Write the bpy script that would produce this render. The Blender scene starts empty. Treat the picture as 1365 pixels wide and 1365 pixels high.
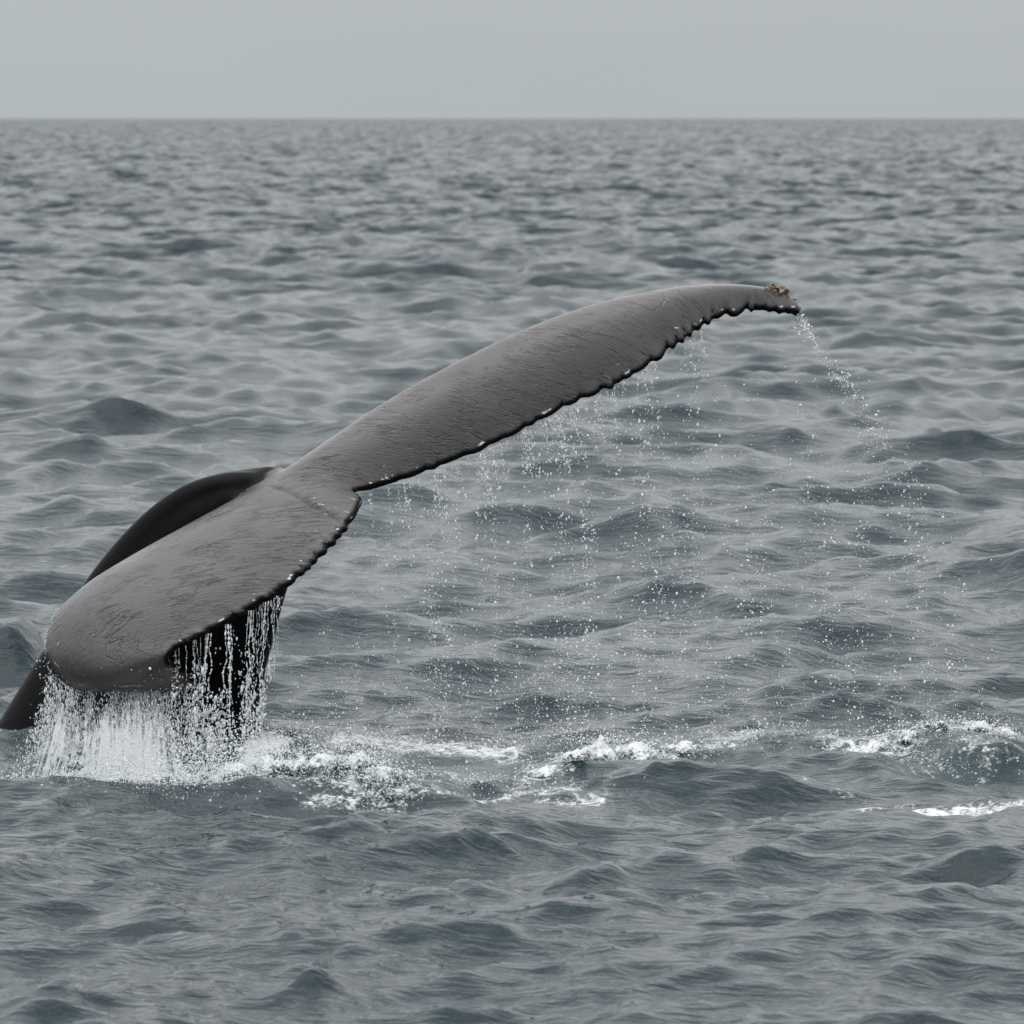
import bpy, bmesh, math, random
import numpy as np
from mathutils import Vector, Matrix
from mathutils.kdtree import KDTree

scene = bpy.context.scene
COL = scene.collection
R = math.radians
rng = np.random.default_rng(11)
random.seed(5)

# ------------------------------------------------------------------ camera, sky, sun, exposure
FPX, HCAM, PITCH = 7680.0, 3.234, math.atan(525.5 / 7680.0)
cam_d = bpy.data.cameras.new('camera')
cam = bpy.data.objects.new('camera', cam_d)
COL.objects.link(cam)
cam.location = (0, 0, HCAM)
cam.rotation_euler = (math.pi / 2 - PITCH, 0, 0)
cam_d.sensor_width = 36.0
cam_d.lens = 36.0 * FPX / 1365.0
cam_d.clip_start, cam_d.clip_end = 0.5, 90000.0
cam_d.dof.use_dof = True
cam_d.dof.focus_distance = 29.8
cam_d.dof.aperture_fstop = 7.1
scene.camera = cam

SUN_EL, SUN_AZ = 66.0, -115.0            # degrees; azimuth from +Y (away from the camera), negative to the left
world = bpy.data.worlds.new('World')
scene.world = world
world.use_nodes = True
wn, wl = world.node_tree.nodes, world.node_tree.links
wn.clear()
sky = wn.new('ShaderNodeTexSky'); sky.sky_type = 'NISHITA'; sky.sun_disc = False
sky.sun_elevation = R(SUN_EL); sky.sun_rotation = R(SUN_AZ); sky.air_density = 1.0; sky.dust_density = 3.0
hs = wn.new('ShaderNodeHueSaturation'); hs.inputs['Saturation'].default_value = 0.12
mixn = wn.new('ShaderNodeMix'); mixn.data_type = 'RGBA'; mixn.inputs['Factor'].default_value = 0.88
bg = wn.new('ShaderNodeBackground'); bg.inputs['Strength'].default_value = 0.10
wo = wn.new('ShaderNodeOutputWorld')
wl.new(sky.outputs[0], hs.inputs['Color'])
wl.new(hs.outputs[0], mixn.inputs[6])
# the cloud deck: an even grey veil, a little brighter overhead
tcw = wn.new('ShaderNodeTexCoord'); sepw = wn.new('ShaderNodeSeparateXYZ')
rampw = wn.new('ShaderNodeValToRGB')
rampw.color_ramp.elements[0].position = 0.0; rampw.color_ramp.elements[0].color = (0.490, 0.530, 0.556, 1)
rampw.color_ramp.elements[1].position = 1.0; rampw.color_ramp.elements[1].color = (1.85, 1.87, 1.90, 1)
_e = rampw.color_ramp.elements.new(0.03); _e.color = (0.510, 0.550, 0.576, 1); _e = rampw.color_ramp.elements.new(0.18); _e.color = (1.02, 1.04, 1.06, 1); _e = rampw.color_ramp.elements.new(0.42); _e.color = (1.34, 1.35, 1.37, 1)
sclw = wn.new('ShaderNodeVectorMath'); sclw.operation = 'SCALE'; sclw.inputs['Scale'].default_value = 10.0
wl.new(tcw.outputs['Generated'], sepw.inputs[0]); wl.new(sepw.outputs['Z'], rampw.inputs[0])
nzw = wn.new('ShaderNodeTexNoise'); mpw = wn.new('ShaderNodeMapping'); mpw.inputs['Scale'].default_value = (3.0, 3.0, 14.0)      # faint mottling of the cloud
wl.new(tcw.outputs['Generated'], mpw.inputs[0]); wl.new(mpw.outputs[0], nzw.inputs['Vector']); nzw.inputs['Scale'].default_value = 2.2; nzw.inputs['Detail'].default_value = 4
mrw = wn.new('ShaderNodeMapRange'); wl.new(nzw.outputs[0], mrw.inputs[0]); mrw.inputs[1].default_value = 0.3; mrw.inputs[2].default_value = 0.7; mrw.inputs[3].default_value = 0.965; mrw.inputs[4].default_value = 1.035
mlw = wn.new('ShaderNodeVectorMath'); mlw.operation = 'SCALE'; wl.new(rampw.outputs[0], mlw.inputs[0]); wl.new(mrw.outputs[0], mlw.inputs['Scale'])
wl.new(mlw.outputs[0], sclw.inputs[0]); wl.new(sclw.outputs[0], mixn.inputs[7])
wl.new(mixn.outputs[2], bg.inputs['Color']); wl.new(bg.outputs[0], wo.inputs['Surface'])

sun_d = bpy.data.lights.new('sun', 'SUN')
sun_d.energy = 1.1; sun_d.angle = R(60); sun_d.color = (1.0, 0.97, 0.92)
sun = bpy.data.objects.new('sun', sun_d); COL.objects.link(sun)
sdir = Vector((math.sin(R(SUN_AZ)) * math.cos(R(SUN_EL)), math.cos(R(SUN_AZ)) * math.cos(R(SUN_EL)), math.sin(R(SUN_EL))))
sun.location = sdir * 60
sun.rotation_euler = sdir.to_track_quat('Z', 'Y').to_euler()

vs = scene.view_settings
vs.view_transform = 'Standard'; vs.look = 'None'; vs.exposure = 0.0; vs.gamma = 1.0; vs.use_curve_mapping = False
scene.cycles.max_bounces = 6; scene.cycles.transparent_max_bounces = 16
scene.cycles.caustics_reflective = False; scene.cycles.caustics_refractive = False

# ------------------------------------------------------------------ helpers
CF = np.array([0, math.cos(PITCH), -math.sin(PITCH)]); CU = np.array([0, math.sin(PITCH), math.cos(PITCH)])
def P(px, py, Y):
    """the point at depth Y seen at photo pixel (px, py)"""
    d = CF + np.array([1.0, 0, 0]) * ((px - 682.5) / FPX) + CU * ((682.5 - py) / FPX)
    return np.array([0, 0, HCAM]) + d * (Y / d[1])
def G(px, py, z=0.0):
    """the point at height z seen at photo pixel (px, py)"""
    d = CF + np.array([1.0, 0, 0]) * ((px - 682.5) / FPX) + CU * ((682.5 - py) / FPX)
    return np.array([0, 0, HCAM]) + d * ((z - HCAM) / d[2])
def sstep(a, b, x):
    t = np.clip((x - a) / (b - a), 0, 1); return t * t * (3 - 2 * t)

def mesh_np(name, co, quads=None, tris=None, smooth=True, edges=False):
    me = bpy.data.meshes.new(name)
    co = np.asarray(co, np.float32)
    nq = 0 if quads is None else len(quads); nt = 0 if tris is None else len(tris)
    me.vertices.add(len(co)); me.vertices.foreach_set('co', co.ravel())
    loops = np.concatenate([np.asarray(a, np.int32).ravel() for a in (quads, tris) if a is not None and len(a)])
    starts = np.concatenate([np.arange(nq) * 4, nq * 4 + np.arange(nt) * 3]).astype(np.int32)
    me.loops.add(len(loops)); me.loops.foreach_set('vertex_index', loops)
    me.polygons.add(nq + nt); me.polygons.foreach_set('loop_start', starts)
    me.update(calc_edges=True)
    if smooth:
        me.polygons.foreach_set('use_smooth', np.ones(nq + nt, bool))
    me.update()
    return me
def fattr(me, name, vals):
    a = me.attributes.new(name, 'FLOAT', 'POINT'); a.data.foreach_set('value', np.asarray(vals, np.float32).ravel())
def vattr(me, name, vals):
    a = me.attributes.new(name, 'FLOAT_VECTOR', 'POINT'); a.data.foreach_set('vector', np.asarray(vals, np.float32).ravel())
def link(name, me, mat, parent=None):
    o = bpy.data.objects.new(name, me); COL.objects.link(o)
    if mat: me.materials.append(mat)
    if parent: o.parent = parent
    return o
def tag(o, label=None, cat=None, kind=None, group=None):
    for k, v in (('label', label), ('category', cat), ('kind', kind), ('group', group)):
        if v: o[k] = v
    return o

_lat = {}
def vnoise(x, y, seed=0):
    """smooth value noise in -1..1, unit cells"""
    if seed not in _lat: _lat[seed] = np.random.default_rng(1000 + seed).random((256, 256)) * 2 - 1
    L = _lat[seed]
    xi = np.floor(x).astype(int); yi = np.floor(y).astype(int)
    fx = x - xi; fy = y - yi
    fx = fx * fx * (3 - 2 * fx); fy = fy * fy * (3 - 2 * fy)
    a = L[xi & 255, yi & 255]; b = L[(xi + 1) & 255, yi & 255]; c = L[xi & 255, (yi + 1) & 255]; d = L[(xi + 1) & 255, (yi + 1) & 255]
    return (a * (1 - fx) + b * fx) * (1 - fy) + (c * (1 - fx) + d * fx) * fy
def fbm(x, y, seed=0, n=4, g=0.5):
    s = 0; a = 1; t = 0
    for i in range(n):
        s = s + a * vnoise(x * 2 ** i + 17.3 * i, y * 2 ** i + 5.1 * i, seed + i); t += a; a *= g
    return s / t
def catmull(pts, n):
    """n points along a centripetal-ish Catmull-Rom curve through pts (last axis = coords), uniform in control index"""
    p = np.asarray(pts, float); m = len(p)
    t = np.linspace(0, m - 1, n); i = np.clip(t.astype(int), 0, m - 2); f = (t - i)[:, None]
    p0 = p[np.maximum(i - 1, 0)]; p1 = p[i]; p2 = p[i + 1]; p3 = p[np.minimum(i + 2, m - 1)]
    p0 = np.where((i == 0)[:, None], 2 * p1 - p2, p0); p3 = np.where((i == m - 2)[:, None], 2 * p2 - p1, p3)
    return 0.5 * ((2 * p1) + (p2 - p0) * f + (2 * p0 - 5 * p1 + 4 * p2 - p3) * f ** 2 + (3 * p1 - p0 - 3 * p2 + p3) * f ** 3)

class NT:
    def __init__(self, name):
        self.m = bpy.data.materials.new(name); self.m.use_nodes = True
        self.t = self.m.node_tree; self.t.nodes.clear()
        self.out = self.n('ShaderNodeOutputMaterial')
    def n(self, typ, **kw):
        o = self.t.nodes.new(typ)
        for k, v in kw.items(): setattr(o, k, v)
        return o
    def l(self, a, b): self.t.links.new(a, b)
    def set(self, sock, v):
        if hasattr(v, 'is_linked') or isinstance(v, bpy.types.NodeSocket): self.l(v, sock)
        else: sock.default_value = v
    def math(self, op, a, b=0.0, clamp=False):
        o = self.n('ShaderNodeMath', operation=op, use_clamp=clamp); self.set(o.inputs[0], a); self.set(o.inputs[1], b); return o.outputs[0]
    def attr(self, name, what='Fac'): return self.n('ShaderNodeAttribute', attribute_name=name).outputs[what]
    def ramp(self, x, a, b):
        o = self.n('ShaderNodeMapRange', interpolation_type='SMOOTHSTEP'); self.set(o.inputs[0], x)
        o.inputs[1].default_value = a; o.inputs[2].default_value = b; return o.outputs[0]
    def mixc(self, f, a, b):
        o = self.n('ShaderNodeMix', data_type='RGBA'); self.set(o.inputs[0], f); self.set(o.inputs[6], a); self.set(o.inputs[7], b); return o.outputs[2]
    def noise(self, vec, scale, detail=3, rough=0.5, dist=0.0):
        o = self.n('ShaderNodeTexNoise'); self.set(o.inputs['Vector'], vec); o.inputs['Scale'].default_value = scale
        o.inputs['Detail'].default_value = detail; o.inputs['Roughness'].default_value = rough; o.inputs['Distortion'].default_value = dist; return o.outputs[0]
    def mapping(self, vec, scale=(1, 1, 1), rot=(0, 0, 0), loc=(0, 0, 0)):
        o = self.n('ShaderNodeMapping'); self.l(vec, o.inputs[0]); o.inputs['Scale'].default_value = scale; o.inputs['Rotation'].default_value = rot; o.inputs['Location'].default_value = loc; return o.outputs[0]
    def bump(self, h, strength, dist, normal=None):
        o = self.n('ShaderNodeBump'); self.set(o.inputs['Height'], h); self.set(o.inputs['Strength'], strength); o.inputs['Distance'].default_value = dist
        if normal: self.l(normal, o.inputs['Normal'])
        return o.outputs[0]

# ------------------------------------------------------------------ sea surface: a wind sea from a directional wave spectrum
def make_tile(L, N, lmin, lmax, rot, seed, alpha=0.030, lp=4.6, wind=R(-80), spread=3.5):
    """periodic height tile plus its horizontal (choppy) displacement; wavelengths lmin..lmax; frame turned by rot"""
    r = np.random.default_rng(seed)
    k1 = np.fft.fftfreq(N, d=L / N) * 2 * np.pi
    KX, KY = np.meshgrid(k1, k1, indexing='ij'); K = np.hypot(KX, KY); K[0, 0] = 1e-6
    kp = 2 * np.pi / lp
    th = np.arctan2(KY, KX) + rot - wind
    D = (np.abs(np.cos(th / 2)) ** (2 * spread)) + 0.14
    S = alpha / 2 * K ** -4 * np.exp(-1.25 * (kp / K) ** 2) * D / 1.9
    kl, kh = 2 * np.pi / lmax, 2 * np.pi / lmin
    S = S * sstep(kl * 0.85, kl * 1.15, K) * (1 - sstep(kh * 0.85, kh * 1.15, K))
    S[0, 0] = 0
    dk = 2 * np.pi / L
    A = np.sqrt(S * dk * dk) * (r.normal(size=K.shape) + 1j * r.normal(size=K.shape)) 
    h = np.fft.ifft2(A) * N * N
    dx = np.fft.ifft2(1j * KX / K * A) * N * N; dy = np.fft.ifft2(1j * KY / K * A) * N * N
    return dict(L=L, N=N, rot=rot, h=h.real.astype(np.float32), dx=dx.real.astype(np.float32), dy=dy.real.astype(np.float32), lc=math.sqrt(lmin * lmax))
TILES = [make_tile(401.0, 256, 10.0, 60.0, 0.15, 20, alpha=0.005, lp=26.0, wind=R(-100), spread=5.0), make_tile(149.0, 512, 2.6, 24.0, 0.35, 21), make_tile(67.0, 512, 1.0, 2.6, -0.5, 22, alpha=.055, spread=6.0),
         make_tile(23.0, 512, 0.36, 1.0, 1.1, 23, alpha=.065, spread=6.0), make_tile(8.3, 512, 0.13, 0.36, -1.3, 24, alpha=.06)]
LCUT = [(30, 90), (12, 40), (3.0, 9.0), (0.6, 1.6), (0.045, 0.14)]       # sample spacing where each band starts to fade, and is gone

# single waves that stand out: pixel of the foot, width, height (pixels), skew
CRESTS = [(8, 880, 80, 100), (170, 605, 150, 26), (75, 634, 130, 22), (873, 377, 80, 16), (586, 421, 46, 13), (512, 332, 64, 9),
          (350, 312, 90, 10), (425, 258, 150, 9), (1165, 528, 120, 12), (1125, 482, 110, 18), (1275, 630, 70, 16), (1300, 786, 130, 16),
          (1305, 1166, 90, 30), (785, 1172, 110, 22), (195, 1242, 110, 28), (548, 1250, 110, 20), (1010, 1156, 70, 16), (430, 1322, 80, 24),
          (60, 1362, 120, 26), (1320, 1018, 120, 40), (1210, 1022, 120, 26), (1090, 1046, 110, 12), (900, 1070, 110, 12), 
          (520, 1062, 260, 20), (30, 1030, 70, 10)]
CR = []
for (px, py, w, h) in CRESTS:
    g = G(px, py); s = FPX / g[1]
    CR.append((g[0], g[1], 0.5 * w / s, h / s))

def sample(T, x, y):
    c, s = math.cos(T['rot']), math.sin(T['rot'])
    u = (c * x + s * y) / T['L'] * T['N']; v = (-s * x + c * y) / T['L'] * T['N']
    ui = np.floor(u).astype(np.int64); vi = np.floor(v).astype(np.int64)
    fu = (u - ui).astype(np.float32); fv = (v - vi).astype(np.float32); N = T['N']
    u0, u1, v0, v1 = ui % N, (ui + 1) % N, vi % N, (vi + 1) % N
    w00, w10, w01, w11 = (1 - fu) * (1 - fv), fu * (1 - fv), (1 - fu) * fv, fu * fv
    f = lambda a: a[u0, v0] * w00 + a[u1, v0] * w10 + a[u0, v1] * w01 + a[u1, v1] * w11
    dx, dy = f(T['dx']), f(T['dy'])
    return f(T['h']), c * dx - s * dy, s * dx + c * dy
def sea(x, y, spacing=0.02):
    """displaced sea surface at rest positions x, y -> X, Y, Z"""
    x = np.asarray(x, float); y = np.asarray(y, float)
    X, Y, Z = x.copy(), y.copy(), np.zeros_like(x)
    lull = np.exp(-((x / 7) ** 2 + ((y - 24.0) / 11.0) ** 2) ** 1.5)       # a lull: the big waves run low round the whale
    for i, (T, (a, b)) in enumerate(zip(TILES, LCUT)):
        w = 1 - sstep(a, b, spacing)
        if np.max(w) <= 0: continue
        h, dx, dy = sample(T, x, y)
        w = w * (1 - (0.94, 0.60, 0.36, 0.22, 0.1)[i] * lull)
        ch = (1.0, 1.15, 1.0, 0.7, 0.4)[i]
        X += ch * dx * w; Y += ch * dy * w; Z += h * w
    for (cx, cy, sx, h) in CR:
        m = np.abs(y - cy) < 8 * h + 2
        if not m.any(): continue
        xx = (x[m] - cx) / sx; yy = y[m] - cy - 0.10 * sx * np.sin(xx * 1.3)
        front, back = max(1.0 * h, 0.05), max(4.2 * h, 0.2)
        prof = np.where(yy < front, np.exp(-((yy - front) / front) ** 2 * 1.2), np.exp(-((yy - front) / back) ** 2))
        lat = np.exp(-np.abs(xx) ** 2.4) * (1 + 0.55 * fbm(x[m] * 1.9 + cx, y[m] * 1.4, 70, 4, .6))
        Z[m] += h * 0.8 * prof * lat
    for px, py, sx, sy, h in [(190, 1018, .62, .9, .10), (400, 1015, .6, .6, .05)]:
        g = G(px, py); Z -= h * np.exp(-((x - g[0]) / sx) ** 2 - ((y - g[1]) / sy) ** 2)
    return X, Y, Z

# foam lines and patches lying on the water: pixel polyline, half thickness in pixels, strength
FOAM = [([(-12, 988), (30, 990), (70, 997)], 5, 0.6), ([(1085, 1062), (1150, 1063), (1200, 1060), (1262, 1062), (1310, 1063), (1365, 1067)], 6, 0.85), ([(1120, 1000), (1180, 1004), (1230, 992), (1290, 985), (1345, 985)], 14, 0.64),
        ([(725, 1058), (760, 1057), (800, 1055)], 6, 0.62), ([(640, 1057), (700, 1049), (760, 1045)], 4, 0.7), ([(560, 1030), (640, 1038), (720, 1030)], 14, 0.48), ([(430, 1062), (520, 1060), (610, 1056)], 4, 0.6),
        ([(700, 1032), (745, 1020), (800, 1005), (850, 1010), (900, 1000)], 17, 0.66), ([(900, 1000), (980, 990), (1060, 988), (1130, 1000)], 12, 0.62), ([(460, 992), (560, 990), (680, 1000)], 12, 0.75),
        ([(100, 1035), (200, 1035), (330, 1042), (440, 1048), (530, 1055)], 13, 0.62), ([(340, 1000), (430, 1010), (500, 1035)], 16, 0.55), ([(0, 1026), (60, 1034), (100, 1036)], 4, 0.5),
        ([(1300, 1030), (1318, 1015), (1322, 1000)], 5, 0.5), ([(1150, 1012), (1250, 1014), (1350, 1010)], 13, 0.42), ([(1060, 1030), (1140, 1046), (1200, 1052)], 3, 0.45), ([(150, 203), (200, 204)], 2.0, 0.5), ([(30, 410), (70, 408)], 2, 0.3),
        ([(1150, 185), (1230, 190)], 2, 0.35), ([(520, 328), (550, 325)], 2, 0.35)]
def foam_field(x, y):
    f = np.zeros_like(x)
    for pts, th, st in FOAM:
        g = np.array([G(a, b)[:2] for a, b in pts])
        s = FPX / g[:, 1].mean(); sin_d = HCAM / g[:, 1].mean()
        hw_y = th / s / sin_d
        for (x0, y0), (x1, y1) in zip(g[:-1], g[1:]):
            m = (x > min(x0, x1) - 0.3) & (x < max(x0, x1) + 0.3) & (np.abs(y - (y0 + y1) / 2) < abs(y1 - y0) / 2 + 3 * hw_y)
            if not m.any(): continue
            t = np.clip((x[m] - x0) / (x1 - x0 + 1e-9), 0, 1); dx = np.maximum(np.abs(x[m] - (x0 + x1) / 2) - abs(x1 - x0) / 2, 0)
            d2 = ((y[m] - (y0 + t * (y1 - y0))) / hw_y) ** 2 + (dx / 0.10) ** 2
            f[m] = np.maximum(f[m], st * np.exp(-d2))
    return f
def churn_field(x, y):
    """water broken up by the fluke's fall and the rain of drops"""
    f = np.zeros_like(x)
    for px, py, wx, wy, st in [(240, 1010, 330, 45, 1.0), (480, 1025, 170, 34, 1.0), (640, 1010, 220, 34, 0.75), (850, 1000, 170, 30, 0.8), (1010, 1000, 150, 25, .5), (1240, 1005, 150, 32, 0.7)]:
        g = G(px, py); s = FPX / g[1]; sd = HCAM / g[1]
        f = np.maximum(f, st * np.exp(-((x - g[0]) / (wx / s)) ** 2 - ((y - g[1]) / (wy / s / sd)) ** 2))
    return f

def water_material():
    t = NT('sea_water')
    geo = t.n('ShaderNodeNewGeometry'); pos = geo.outputs['Position']
    foam, churn, rough, near = t.attr('foam'), t.attr('churn'), t.attr('rough'), t.attr('near')
    # small wind ripples as relief
    p1 = t.mapping(t.mapping(pos, (1, 1, 1), (0, 0, R(9))), (0.30, 1.0, 1.0))
    r1 = t.noise(p1, 15.0, 3, 0.55, 0.4)
    r2 = t.noise(t.mapping(pos, (1.0, 0.6, 1.0), (0, 0, R(-20))), 46.0, 2, 0.5, 0.2)
    r3 = t.noise(pos, 70.0, 3, 0.6, 0.5)
    hgt = t.math('ADD', t.math('MULTIPLY', r1, 0.034), t.math('MULTIPLY', r2, 0.006))
    hgt = t.math('MULTIPLY', hgt, near)
    hgt = t.math('ADD', hgt, t.math('MULTIPLY', t.math('MULTIPLY', r3, 0.016), churn))
    nrm = t.bump(hgt, 1.0, 0.55)
    # far off, the chop too small for the mesh still tilts the facets
    fz = t.n('ShaderNodeTexNoise'); t.l(t.mapping(pos, (0.5, 0.7, 1.0)), fz.inputs['Vector']); fz.inputs['Scale'].default_value = 1.1; fz.inputs['Detail'].default_value = 4; fz.inputs['Roughness'].default_value = 0.62
    fo = t.n('ShaderNodeVectorMath', operation='SUBTRACT'); t.l(fz.outputs['Color'], fo.inputs[0]); fo.inputs[1].default_value = (.5, .545, .5)        # wind waves run towards -y: their steep fronts face that way
    fk = t.n('ShaderNodeVectorMath', operation='SCALE'); t.l(fo.outputs[0], fk.inputs[0]); t.l(t.math('MULTIPLY', t.attr('far'), 3.4), fk.inputs['Scale'])
    fa = t.n('ShaderNodeVectorMath', operation='ADD'); t.l(nrm, fa.inputs[0]); t.l(fk.outputs[0], fa.inputs[1])
    fn_ = t.n('ShaderNodeVectorMath', operation='NORMALIZE'); t.l(fa.outputs[0], fn_.inputs[0]); nrm = fn_.outputs[0]
    pr = t.n('ShaderNodeBsdfPrincipled')
    deep = t.mixc(t.ramp(churn, 0.15, 1.0), (0.002, 0.017, 0.023, 1), (0.008, 0.036, 0.041, 1))
    n1 = t.noise(t.mapping(pos, (1, .6, 1)), 14.0, 5, 0.68, 1.2)
    n2 = t.noise(pos, 55.0, 3, 0.6)
    fm = t.math('ADD', t.math('MULTIPLY', n1, 1.7), t.math('MULTIPLY', n2, 0.7))
    fm = t.math('ADD', t.math('ADD', fm, t.math('MULTIPLY', foam, 0.85)), t.math('MULTIPLY', churn, 0.06))
    fmask = t.math('MULTIPLY', t.ramp(fm, 1.56, 2.05), t.ramp(foam, 0.06, 0.35))
    t.l(t.mixc(fmask, deep, (0.66, 0.69, 0.70, 1)), pr.inputs['Base Color'])
    t.l(t.math('ADD', rough, t.math('MULTIPLY', fmask, 0.5), True), pr.inputs['Roughness'])
    pr.inputs['IOR'].default_value = 1.333
    t.l(nrm, pr.inputs['Normal'])
    t.l(pr.outputs[0], t.out.inputs[0])
    return t.m

def build_water():
    # rows: distance from below the camera to the horizon; columns: fine where the photograph looks, coarse elsewhere
    r = [0.002, 1.5]
    while r[-1] < 15.5: r.append(r[-1] * 1.09)
    dloc = []
    while r[-1] < 330: r.append(r[-1] + (r[-1] * (0.0019 if r[-1] < 33 else 0.0026) if r[-1] < 140 else 0.46 + (r[-1] - 140) * 0.0013))
    nnear = len(r)
    while r[-1] < 24000:                                        # far off: short triples of rows, so that the wave fronts keep their slope
        x = r[-1]; g_ = 1.7 + (x - 330) * 0.009 if x < 3500 else 0.03 * x
        r += [x + g_, x + g_ + 0.4, x + g_ + 0.8]
    r = np.array(r)
    core = np.linspace(-6.3, 6.3, 450)
    right = [6.3]; st = 0.05
    while right[-1] + st < 180: right.append(right[-1] + st); st = min(st * 1.3, 12)
    right = np.array(right[1:] + [180.0])
    a = np.radians(np.concatenate([-right[::-1], core, right[:-1]]))
    nr, na = len(r), len(a)
    da = np.abs(np.diff(np.append(a, a[0] + 2 * np.pi))); dr = np.append(np.diff(r), 2500); dr[nnear - 1:] = 0.5
    RR, AA = np.meshgrid(r, a, indexing='ij')
    sp = np.maximum(np.broadcast_to(dr[:, None], RR.shape) * 0.75, RR * np.maximum(da, np.roll(da, 1))[None, :])
    x = (RR * np.sin(AA)).ravel(); y = (RR * np.cos(AA)).ravel(); sp = sp.ravel()
    X, Y, Z = sea(x, y, sp)
    foam = np.zeros_like(x); churn = np.zeros_like(x)
    m = (y > 15) & (y < 700) & (np.abs(x) < 0.12 * y)
    foam[m] = foam_field(x[m], y[m])
    m2 = m & (y < 36); churn[m2] = churn_field(x[m2], y[m2])
    Z = Z + churn * 0.022 * fbm(x * 9, y * 5, 40, 3)
    i, j = np.meshgrid(np.arange(nr - 1), np.arange(na), indexing='ij'); j2 = (j + 1) % na
    q = np.stack([i * na + j, i * na + j2, (i + 1) * na + j2, (i + 1) * na + j], -1).reshape(-1, 4)
    me = mesh_np('water', np.stack([X, Y, Z], -1), q)
    dist = RR.ravel()
    fattr(me, 'foam', foam); fattr(me, 'churn', churn)
    fattr(me, 'rough', 0.06 + 0.10 * sstep(30, 160, dist) + 0.06 * sstep(160, 2000, dist)); print('water quads', len(q))
    fattr(me, 'near', 1 - sstep(40, 170, dist)); fattr(me, 'far', sstep(25, 200, dist))
    return tag(link('water', me, water_material()), 'grey choppy sea reaching to a level horizon', None, 'structure')
build_water()

# ------------------------------------------------------------------ the whale: tail stock and flukes grown into one body
# stations of the flukes from the low left tip to the high right tip: leading edge (px, py, depth), trailing edge (px, py, depth), thickness, camber
FL = [((262, 909, 29.33), (268, 906, 29.30), .030, 0.0),
      ((215, 918, 29.36), (250, 900, 29.26), .045, .02),
      ((150, 922, 29.42), (229, 884, 29.27), .060, .05),
      ((96, 917, 29.50), (224, 873, 29.22), .075, .08),
      ((62, 884, 29.58), (248, 856, 29.24), .085, .10),
      ((68, 828, 29.66), (296, 832, 29.27), .095, .11),
      ((110, 783, 29.74), (350, 801, 29.31), .105, .11),
      ((168, 746, 29.82), (394, 772, 29.37), .12, .10),
      ((232, 711, 29.90), (436, 731, 29.45), .13, .09),
      ((290, 680, 29.97), (466, 697, 29.54), .14, .07),
      ((335, 655, 30.01), (483, 668, 29.67), .14, .05),
      ((366, 636, 30.03), (474, 656, 29.76), .14, .05),
      ((400, 613, 30.04), (492, 652, 29.80), .135, .05),
      ((450, 578, 30.06), (540, 638, 29.84), .13, .07),
      ((520, 532, 30.10), (615, 610, 29.88), .12, .08),
      ((600, 487, 30.15), (700, 570, 29.93), .11, .08),
      ((690, 443, 30.20), (775, 532, 29.98), .10, .08),
      ((780, 409, 30.26), (848, 496, 30.05), .09, .075),
      ((865, 389, 30.32), (908, 452, 30.14), .08, .065),
      ((940, 380, 30.36), (955, 424, 30.22), .065, .05),
      ((1000, 381, 30.40), (1002, 412, 30.31), .055, .03),
      ((1040, 391, 30.42), (1044, 415, 30.32), .060, .015),
      ((1064, 411, 30.43), (1064, 417, 30.40), .055, 0.0)]
NS, NC = 420, 44
Lc = catmull([P(*f[0]) for f in FL], NS); Tc = catmull([P(*f[1]) for f in FL], NS)
par = catmull([[f[2], f[3]] for f in FL], NS)
S_idx = np.linspace(0, len(FL) - 1, NS)

def fluke_frame():
    C = Tc - Lc; ch = np.linalg.norm(C, axis=1, keepdims=True); Cn = C / ch
    mid = (Lc + Tc) / 2; S = np.gradient(mid, axis=0)
    k = np.ones(31) / 31
    S = np.stack([np.convolve(np.pad(S[:, i], 15, 'edge'), k, 'valid') for i in range(3)], -1)
    N = np.cross(Cn, S); N /= np.linalg.norm(N, axis=1, keepdims=True)
    return Cn, ch[:, 0], N
Cn, CH, FN = fluke_frame()
# serrated trailing edge: scallops of uneven length, strong towards the tips
arc = np.concatenate([[0], np.cumsum(np.linalg.norm(np.diff(Tc, axis=0), axis=1))])
ser = np.zeros(NS); pos_ = 0.0; r_ = random.Random(9)
while pos_ < arc[-1]:
    ln = r_.choice([r_.uniform(.035, .07), r_.uniform(.06, .16)]); dp = r_.uniform(0.15, 1.3)
    m = (arc >= pos_) & (arc < pos_ + ln); u = (arc[m] - pos_) / ln
    ser[m] = dp * (np.sin(np.pi * u ** 0.7) ** 0.6 - 0.55); pos_ += ln
ctr = np.abs(S_idx - 11.0)
sw = np.where(S_idx < 11, sstep(0.6, 3.0, ctr) * sstep(0.2, 1.0, S_idx) * (1 - 0.9 * sstep(9.2, 10.6, ctr)), 0.50 * sstep(1.2, 2.2, ctr) + 0.85 * sstep(4.5, 6.5, ctr) * (1 - 0.9 * sstep(8.4, 10, ctr)))
ser_amp = np.where(S_idx < 11, 0.046, 0.046) * sw * ser + 0.012 * vnoise(arc * 3.1, arc * 0, 7) * np.minimum(sw, .6)
TE = Tc + Cn * ser_amp[:, None]
TE0 = Tc

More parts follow.
